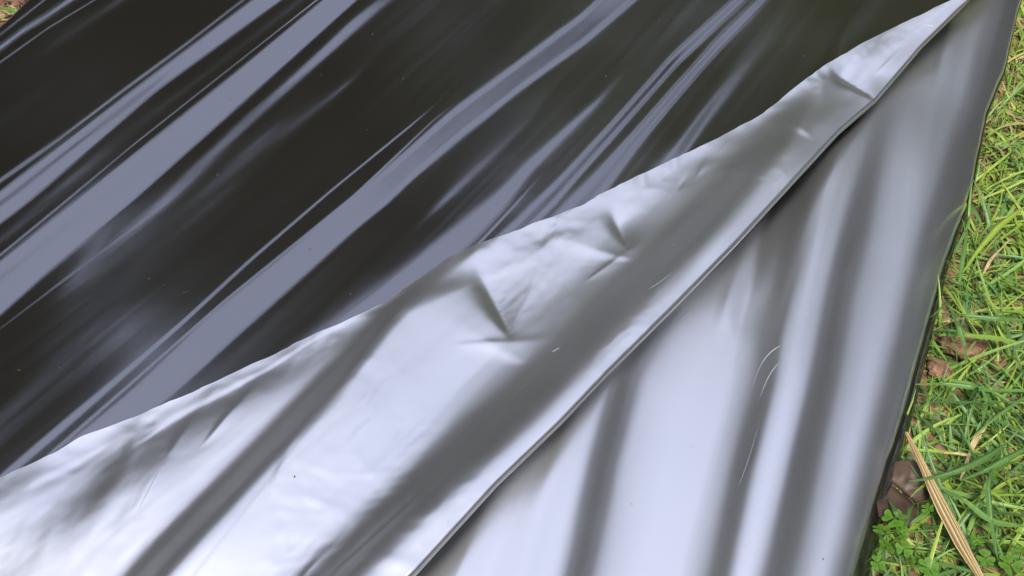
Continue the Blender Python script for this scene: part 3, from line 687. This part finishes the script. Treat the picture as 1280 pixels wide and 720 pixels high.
def specks(name, n, field, Z, mask, label, seed):
    r = np.random.default_rng(seed); px = r.uniform(-60, 1300, n); py = r.uniform(-60, 760, n)
    x, y = unproj(px, py, field.z0)
    for _ in range(5): x, y = unproj(px, py, field.sample(x, y, Z))
    ok = mask(px, py); x, y = x[ok], y[ok]; z = field.sample(x, y, Z); n = len(x); s = .00025 + .0006 * r.uniform(0, 1, n) ** 4
    V = IV[None] * (1 + r.uniform(-.35, .35, (n, len(IV), 1))) * s[:, None, None] * r.uniform(.5, 1.5, (n, 1, 3)) + np.stack([x, y, z + s * .4], -1)[:, None]
    F = (IF[None] + (np.arange(n) * len(IV))[:, None, None]).reshape(-1, 3)
    return tag(mesh_obj(name, V.reshape(-1, 3), F, M_clod, smooth=False), label, "dust", kind='stuff')
yf_ = lambda px: interp_ext(px, [p[0] for p in FREE], [p[1] for p in FREE]); yo_ = lambda px: interp_ext(px, [p[0] for p in FOLD], [p[1] for p in FOLD])
xr_ = lambda py: interp_ext(py, [p[1] for p in REDGE], [p[0] for p in REDGE])
specks("dust_specks", 160, fb, ZBL, lambda a, b: (b < yf_(a) - 8) & (b > 60 - a), "tiny pale dust specks scattered on the black film", 301)
specks("flap_specks", 90, ff, ZFLAP, lambda a, b: (b > yf_(a) + 8) & (b < yo_(a) - 20), "tiny soil specks scattered on the folded silver flap", 302)
specks("sheet_specks", 90, fs, ZSIL, lambda a, b: (b > yo_(a) + 12) & (a < xr_(b) - 30), "tiny soil specks scattered on the right silver layer", 303)

# ------------------------------------------------------------------ leaves and stalks
def set_tint(ob, vals):
    at = ob.data.attributes.new("tint", 'FLOAT', 'POINT'); at.data.foreach_set("value", np.asarray(vals, np.float32))
def strip_leaf(name, pts, width, z, mat, label, cat, ribs=5, arch=.0, tintf=None, group=None, zs=None):
    """pointed ribbed leaf along photo points"""
    N = 50; t = np.linspace(0, 1, len(pts)); T = np.linspace(0, 1, N)
    cx = np.interp(T, t, [p[0] for p in pts]); cy = np.interp(T, t, [p[1] for p in pts])
    for a in (cx, cy):
        a[:] = np.convolve(np.pad(a, 5, mode='reflect', reflect_type='odd'), np.ones(11) / 11, 'valid')
    zz = z + arch * np.sin(np.pi * T) if zs is None else np.interp(T, np.linspace(0, 1, len(zs)), zs)
    X, Y = unproj(cx, cy, zz); tx, ty = np.gradient(X), np.gradient(Y); L = np.hypot(tx, ty); nx, ny = ty / L, -tx / L
    w = width * np.interp(T, [0, .08, .3, .55, .75, .92, 1], [.25, .4, .6, 1, .95, .5, .1])
    K = 17; q = np.linspace(-1, 1, K); V = []; C = []
    for k, s in enumerate(q):
        rel = .10 * math.cos(s * ribs * math.pi) * width * .6 + (-.35 * s * s) * w
        wob = 1 + .06 * vnoise(T * 3, T * 0 + s, 91, 3)
        V.append(np.stack([X + nx * s * w * .5 * wob, Y + ny * s * w * .5 * wob, zz + rel], -1)); C.append(np.full(N, .5 + .5 * math.cos(s * ribs * math.pi)) if tintf is None else tintf(T, s))
    P = np.stack(V, 1); org = P.mean((0, 1)); org[2] = 0
    idx = np.arange(N * K).reshape(N, K); F = np.stack([idx[:-1, :-1], idx[:-1, 1:], idx[1:, 1:], idx[1:, :-1]], -1).reshape(-1, 4)
    ob = mesh_obj(name, (P - org).reshape(-1, 3), F, mat, loc=org); set_tint(ob, np.stack(C, 1).ravel())
    return tag(ob, label, cat, group)
strip_leaf("dry_leaf_blade", [(1133, 540), (1150, 572), (1166, 606), (1187, 645), (1210, 690), (1238, 742)], .0098, .03, M_dry,
           "long tan dried leaf blade with lengthwise ribs lying across the grass at bottom right", "dry leaf", 4, zs=[.034, .038, .036, .032, .03, .026])
for k, (pts, w, lab) in enumerate([
    ([(1243, 516), (1230, 535), (1218, 552), (1212, 572)], .004, "pale curved straw piece above the long dried leaf blade"),
    ([(1137, 545), (1140, 565), (1141, 580)], .0022, "short upright straw touching the film edge"),
    ([(1200, 600), (1207, 585), (1214, 560)], .0025, "thin straw between grass blades right of the dried leaf"),
    ([(1262, 300), (1240, 322), (1228, 344)], .0025, "straw piece in the grass at mid height near the picture edge"),
    ([(1180, 566), (1200, 566), (1214, 569)], .0028, "flat bleached straw lying level beside the dried leaf tip"),
    ([(1178, 402), (1190, 400), (1206, 397)], .0026, "bleached straw above the reddish soil clod"),
    ([(12, 6), (26, 14), (40, 20)], .005, "straw piece on soil by the black film corner")]):
    strip_leaf("straw", pts, w, .012 + .002 * k, M_dry, lab, "straw", 2, .004, lambda T, s: .85 + .15 * np.sin(T * 20 + s), "straws lying in the grass")

def green_blade(pts, w, zs, lab, tint):
    ob = strip_leaf("grass_blade", pts, w, .03, M_grass, lab, "grass blade", 1, tintf=lambda T, s: tint + .06 * (1 - abs(s)) + .05 * T, zs=zs, group="single long grass blades")
for a in [
    ([(1136, 601), (1170, 596), (1205, 585), (1235, 570), (1260, 553)], .0048, [.03, .045, .055, .055, .05], "broad blue green blade crossing over the dried leaf from the left", .12),
    ([(1200, 600), (1230, 588), (1260, 572), (1290, 556)], .0046, [.03, .045, .05, .045], "light green blade rising to the right picture edge above the clover", .2),
    ([(1175, 610), (1205, 622), (1240, 650), (1285, 658)], .0052, [.03, .045, .04, .035], "dark green blade arching right from the dried leaf middle", .3),
    ([(1112, 625), (1122, 640), (1134, 655)], .0050, [.02, .035, .02], "short green blade over the brown dead leaf", .12),
    ([(1145, 480), (1180, 478), (1215, 482), (1250, 490)], .0046, [.02, .035, .04, .03], "level green blade just below the soil gap", .25),
    ([(1176, 391), (1205, 393), (1250, 397), (1290, 400)], .0048, [.02, .04, .045, .04], "long straight blade crossing above the reddish clod", .15),
    ([(1176, 418), (1210, 418), (1245, 420), (1275, 428)], .0050, [.02, .035, .035, .03], "broad mid green blade crossing the reddish clod", .45),
    ([(1204, 340), (1225, 310), (1250, 280), (1285, 255)], .0050, [.02, .04, .05, .05], "bright green blade reaching up right at mid height", .6),
    ([(1208, 455), (1207, 430), (1200, 408), (1190, 390)], .0040, [.025, .04, .045, .03], "thin curved blade standing over the reddish clod", .2),
    ([(1212, 500), (1225, 480), (1236, 500), (1228, 530)], .0036, [.02, .05, .04, .02], "looping narrow blade below the soil gap", .2),
    ([(1203, 380), (1200, 350), (1205, 320), (1210, 285)], .0038, [.02, .045, .05, .04], "tall narrow pale blade near the film edge at mid height", .25),
    ([(1255, 560), (1235, 600), (1240, 650), (1248, 700)], .0040, [.04, .05, .04, .02], "drooping blade to the right of the dried leaf", .15),
    ([(0, 9), (20, 11), (36, 13)], .010, [.02, .03, .02], "single green leaf on the soil by the black film corner", .35)]:
    green_blade(*a)

# dead brown leaf (broad, with a midrib)
def dead_leaf():
    N, K = 40, 25; pts = [(1092, 640), (1108, 660), (1135, 650), (1158, 625), (1160, 585)]
    out = [(1096, 628), (1103, 596), (1120, 577), (1143, 576), (1160, 590), (1165, 607), (1162, 622), (1148, 634), (1143, 648), (1132, 662), (1112, 656), (1098, 645)]
    c = (1130, 617); rings = 14; V = []; C = []
    ox, oy = [], []
    n = len(out) * 6
    A = np.array(out + out[:1], float); tt = np.linspace(0, len(out), n, endpoint=False); i = tt.astype(int); f = (tt - i)[:, None]
    E = A[i] * (1 - f) + A[i + 1] * f
    for k in range(rings):
        s = (k + .001) / (rings - 1); p = np.array(c) * (1 - s) + E * s
        # midrib runs from upper left to lower right
        q = (p[:, 0] - 1110) * .62 - (p[:, 1] - 603) * .78
        q2 = (p[:, 0] - 1113) * .64 - (p[:, 1] - 604) * .77
        z = .010 + .00035 * np.abs(q2) - .0035 * np.exp(-(q2 / 2.2) ** 2) + .0012 * vnoise(p[:, 0] * .1, p[:, 1] * .1, 95, 1.0) - .004 * s ** 3
        x, y = unproj(p[:, 0], p[:, 1], z); V.append(np.stack([x, y, z], -1))
        C.append(.62 + .3 * vnoise(p[:, 0], p[:, 1], 96, .06) - .55 * np.exp(-(q2 / 2.0) ** 2))
    P = np.stack(V, 0); org = P.mean((0, 1)); org[2] = 0
    idx = np.arange(rings * n).reshape(rings, n); nx_ = np.roll(idx, -1, 1)
    F = np.stack([idx[:-1], nx_[:-1], nx_[1:], idx[1:]], -1).reshape(-1, 4)
    ob = mesh_obj("dead_leaf", (P - org).reshape(-1, 3), F, M_brown, loc=org); set_tint(ob, np.stack(C, 0).ravel())
    tag(ob, "broad brown dead leaf with a dark midrib partly tucked under the film edge", "dead leaf")
dead_leaf()

# clover plants: three heart-shaped leaflets and a stalk each
def clover_mesh():
    n = 22; th = np.linspace(0, 2 * np.pi, n, endpoint=False)
    # heart outline, tip at origin, pointing +Y
    x = .52 * np.sin(th) ** 3 * 1.15; y = (13 * np.cos(th) - 5 * np.cos(2 * th) - 2 * np.cos(3 * th) - np.cos(4 * th)) / 17 * .5 + .5
    V = []; rings = 5
    for k in range(rings):
        s = k / (rings - 1) + 1e-3; px = x * s; py = .5 + (y - .5) * s
        V.append(np.stack([px, py, .12 * np.abs(px) * 1.3 + .05 * py], -1))
    P = np.stack(V, 0); idx = np.arange(rings * n).reshape(rings, n); nx_ = np.roll(idx, -1, 1)
    F = np.stack([idx[:-1], idx[1:], nx_[1:], nx_[:-1]], -1).reshape(-1, 4)
    ob = mesh_obj("leaflet", P.reshape(-1, 3), F, M_clover); set_tint(ob, np.repeat(.35 + .65 * np.linspace(0, 1, rings), n))
    st_t = np.linspace(0, 1, 6); V = []
    for a in st_t:
        for b in range(5):
            V.append((.045 * math.cos(b * 1.2566) + .25 * (1 - a) ** 2, .045 * math.sin(b * 1.2566), -2.2 * (1 - a)))
    F2 = np.array([[5 * i + j, 5 * i + (j + 1) % 5, 5 * i + 5 + (j + 1) % 5, 5 * i + 5 + j] for i in range(5) for j in range(5)])
    s2 = mesh_obj("stalk", V, F2, M_clover); set_tint(s2, np.full(30, .1))
    return ob, s2
leaf0, stalk0 = clover_mesh()
first = True
spots = [(1118, 648, .011, "biggest light green clover just under the brown dead leaf"), (1102, 662, .009, "clover touching the silver film edge below the dead leaf"),
         (1126, 664, .009, "clover right of the biggest one, under the dead leaf tip"), (1108, 683, .009, "mid green clover next to the film edge near the bottom"),
         (1130, 686, .008, "small clover among grass near the bottom of the film edge"), (1097, 704, .008, "clover at the lowest visible point of the film edge"),
         (1160, 710, .011, "large bright clover at the bottom left of the dried leaf"), (1232, 698, .010, "yellow green clover right of the dried leaf tip"),
         (1262, 706, .010, "bright clover in the bottom right corner"), (1276, 690, .008, "clover at the right picture edge near the bottom"),
         (1160, 636, .006, "tiny clover on the left side of the dried leaf"), (1243, 594, .005, "tiny clover in bare soil right of the dried leaf"),
         (1146, 700, .007, "small clover between the two bottom clovers by the film"), (1222, 676, .006, "small clover hugging the lower right side of the dried leaf")]
for px, py, s, lab in spots:
    z = .030 + random.uniform(-.006, .006); x, y = unproj(px, py, z)
    root = empty("clover", (float(x), float(y), z), random.uniform(0, 6.28)); tag(root, lab, "clover", "clover plants among the grass")
    s *= random.uniform(.65, .95); root.scale = (s, s, s); root.rotation_euler[0] = random.uniform(-.6, .6)
    for k in range(3):
        l = leaf0 if first and k == 0 else leaf0.copy()
        if l is not leaf0: COL.objects.link(l)
        l.parent = root; l.rotation_euler = (random.uniform(-.2, .2), 0, k * 2.094); l.scale = (.95, .95, .95)
    st = stalk0 if first else stalk0.copy()
    if not first: COL.objects.link(st)
    st.parent = root; first = False

# ------------------------------------------------------------------ unseen trees added around the plot for their reflections in the film
def tree_proto(seed, M_tree=M_tree):
    r = np.random.default_rng(seed); root = empty("unseen_tree")
    V = []; F = []
    def limb(a, b, r0, r1, seg=5, sides=8):
        a = np.array(a, float); b = np.array(b, float); base = len(V); d = b - a; d /= np.linalg.norm(d)
        s = np.cross(d, [.3, .8, .5]); s /= np.linalg.norm(s); q = np.cross(d, s); k1 = r.uniform(-.12, .12, 3)
        for i in range(seg + 1):
            t = i / seg; c = a + (b - a) * t + k1 * math.sin(t * 3.14) * np.linalg.norm(b - a); rr = r0 + (r1 - r0) * t
            for j in range(sides):
                w = 2 * math.pi * j / sides; V.append(c + rr * (s * math.cos(w) + q * math.sin(w)))
        for i in range(seg):
            for j in range(sides):
                F.append([base + i * sides + j, base + i * sides + (j + 1) % sides, base + (i + 1) * sides + (j + 1) % sides, base + (i + 1) * sides + j])
    H = 5.4
    limb((0, 0, -.1), (.1, .05, 2.6), .17, .11); limb((.1, .05, 2.6), (0, 0, H * .9), .11, .03)
    tips = []
    for k in range(11):
        a = k * 2.4 + r.uniform(-.3, .3); z = r.uniform(1.0, 4.0); e = (1.6 * math.cos(a), 1.6 * math.sin(a), z + r.uniform(.3, 1.1)); tips.append(e); limb((0.05, 0, z), e, .06, .015, 4, 6)
    mesh_obj("trunk", V, np.array(F), M_bark, root)
    # crown: leaf clumps around limb tips and through an uneven volume
    C = []
    for e in tips: C.append((e, r.uniform(.5, .8)))
    for k in range(72):
        a = r.uniform(0, 6.28); rr = r.uniform(.3, 1.75); z = r.uniform(.35, H); q = math.sin(math.pi * min(1, (z + .9) / (H + .9))) ** .5
        C.append(((rr * q * math.cos(a), rr * q * math.sin(a), z), r.uniform(.35, .7)))
    P = []; Tn = []
    for c, s in C:
        n = 75; d = r.normal(0, 1, (n, 3)); d /= np.linalg.norm(d, axis=1, keepdims=True)
        P.append(np.array(c) + d * s * r.uniform(.35, 1, (n, 1))); Tn.append(np.full(n, r.uniform(0, 1)))
    P = np.concatenate(P); Tn = np.clip(np.concatenate(Tn) + r.uniform(-.2, .2, len(P)), 0, 1); n = len(P)
    a = r.normal(0, 1, (n, 3)); a /= np.linalg.norm(a, axis=1, keepdims=True); b = np.cross(a, r.normal(0, 1, (n, 3))); b /= np.linalg.norm(b, axis=1, keepdims=True)
    L = r.uniform(.10, .17, (n, 1)); w = L * .42
    Q = np.stack([P - a * L, P + b * w, P + a * L, P - b * w], 1)
    cr = mesh_obj("crown", Q.reshape(-1, 3), np.arange(4 * n).reshape(-1, 4), M_tree, root, smooth=False); set_tint(cr, np.repeat(Tn, 4))
    return root
protos = [tree_proto(101), tree_proto(102), tree_proto(103), tree_proto(104, M_tree2)]
NT = 20; used = set()
for k in range(NT):
    a = 2 * math.pi * k / NT + random.uniform(-.07, .07); R = 5.7 + random.uniform(-.5, .5)
    kk = 3 if k in (0, 1, 2) else k % 3; p = protos[kk]; t_ = p if kk not in used else copy_tree(p); used.add(kk)
    t_.location = (R * math.sin(a), .5 + R * math.cos(a), 0); t_.rotation_euler = (0, 0, random.uniform(0, 6.28)); s = random.uniform(1.05, 1.2); s *= .84 if k in (0, 1, 2, 3) else 1; t_.scale = (s, s, s)
    tag(t_, "unseen leafy tree added around the film to be mirrored in its glossy folds", "tree", "unseen trees added around the plot")
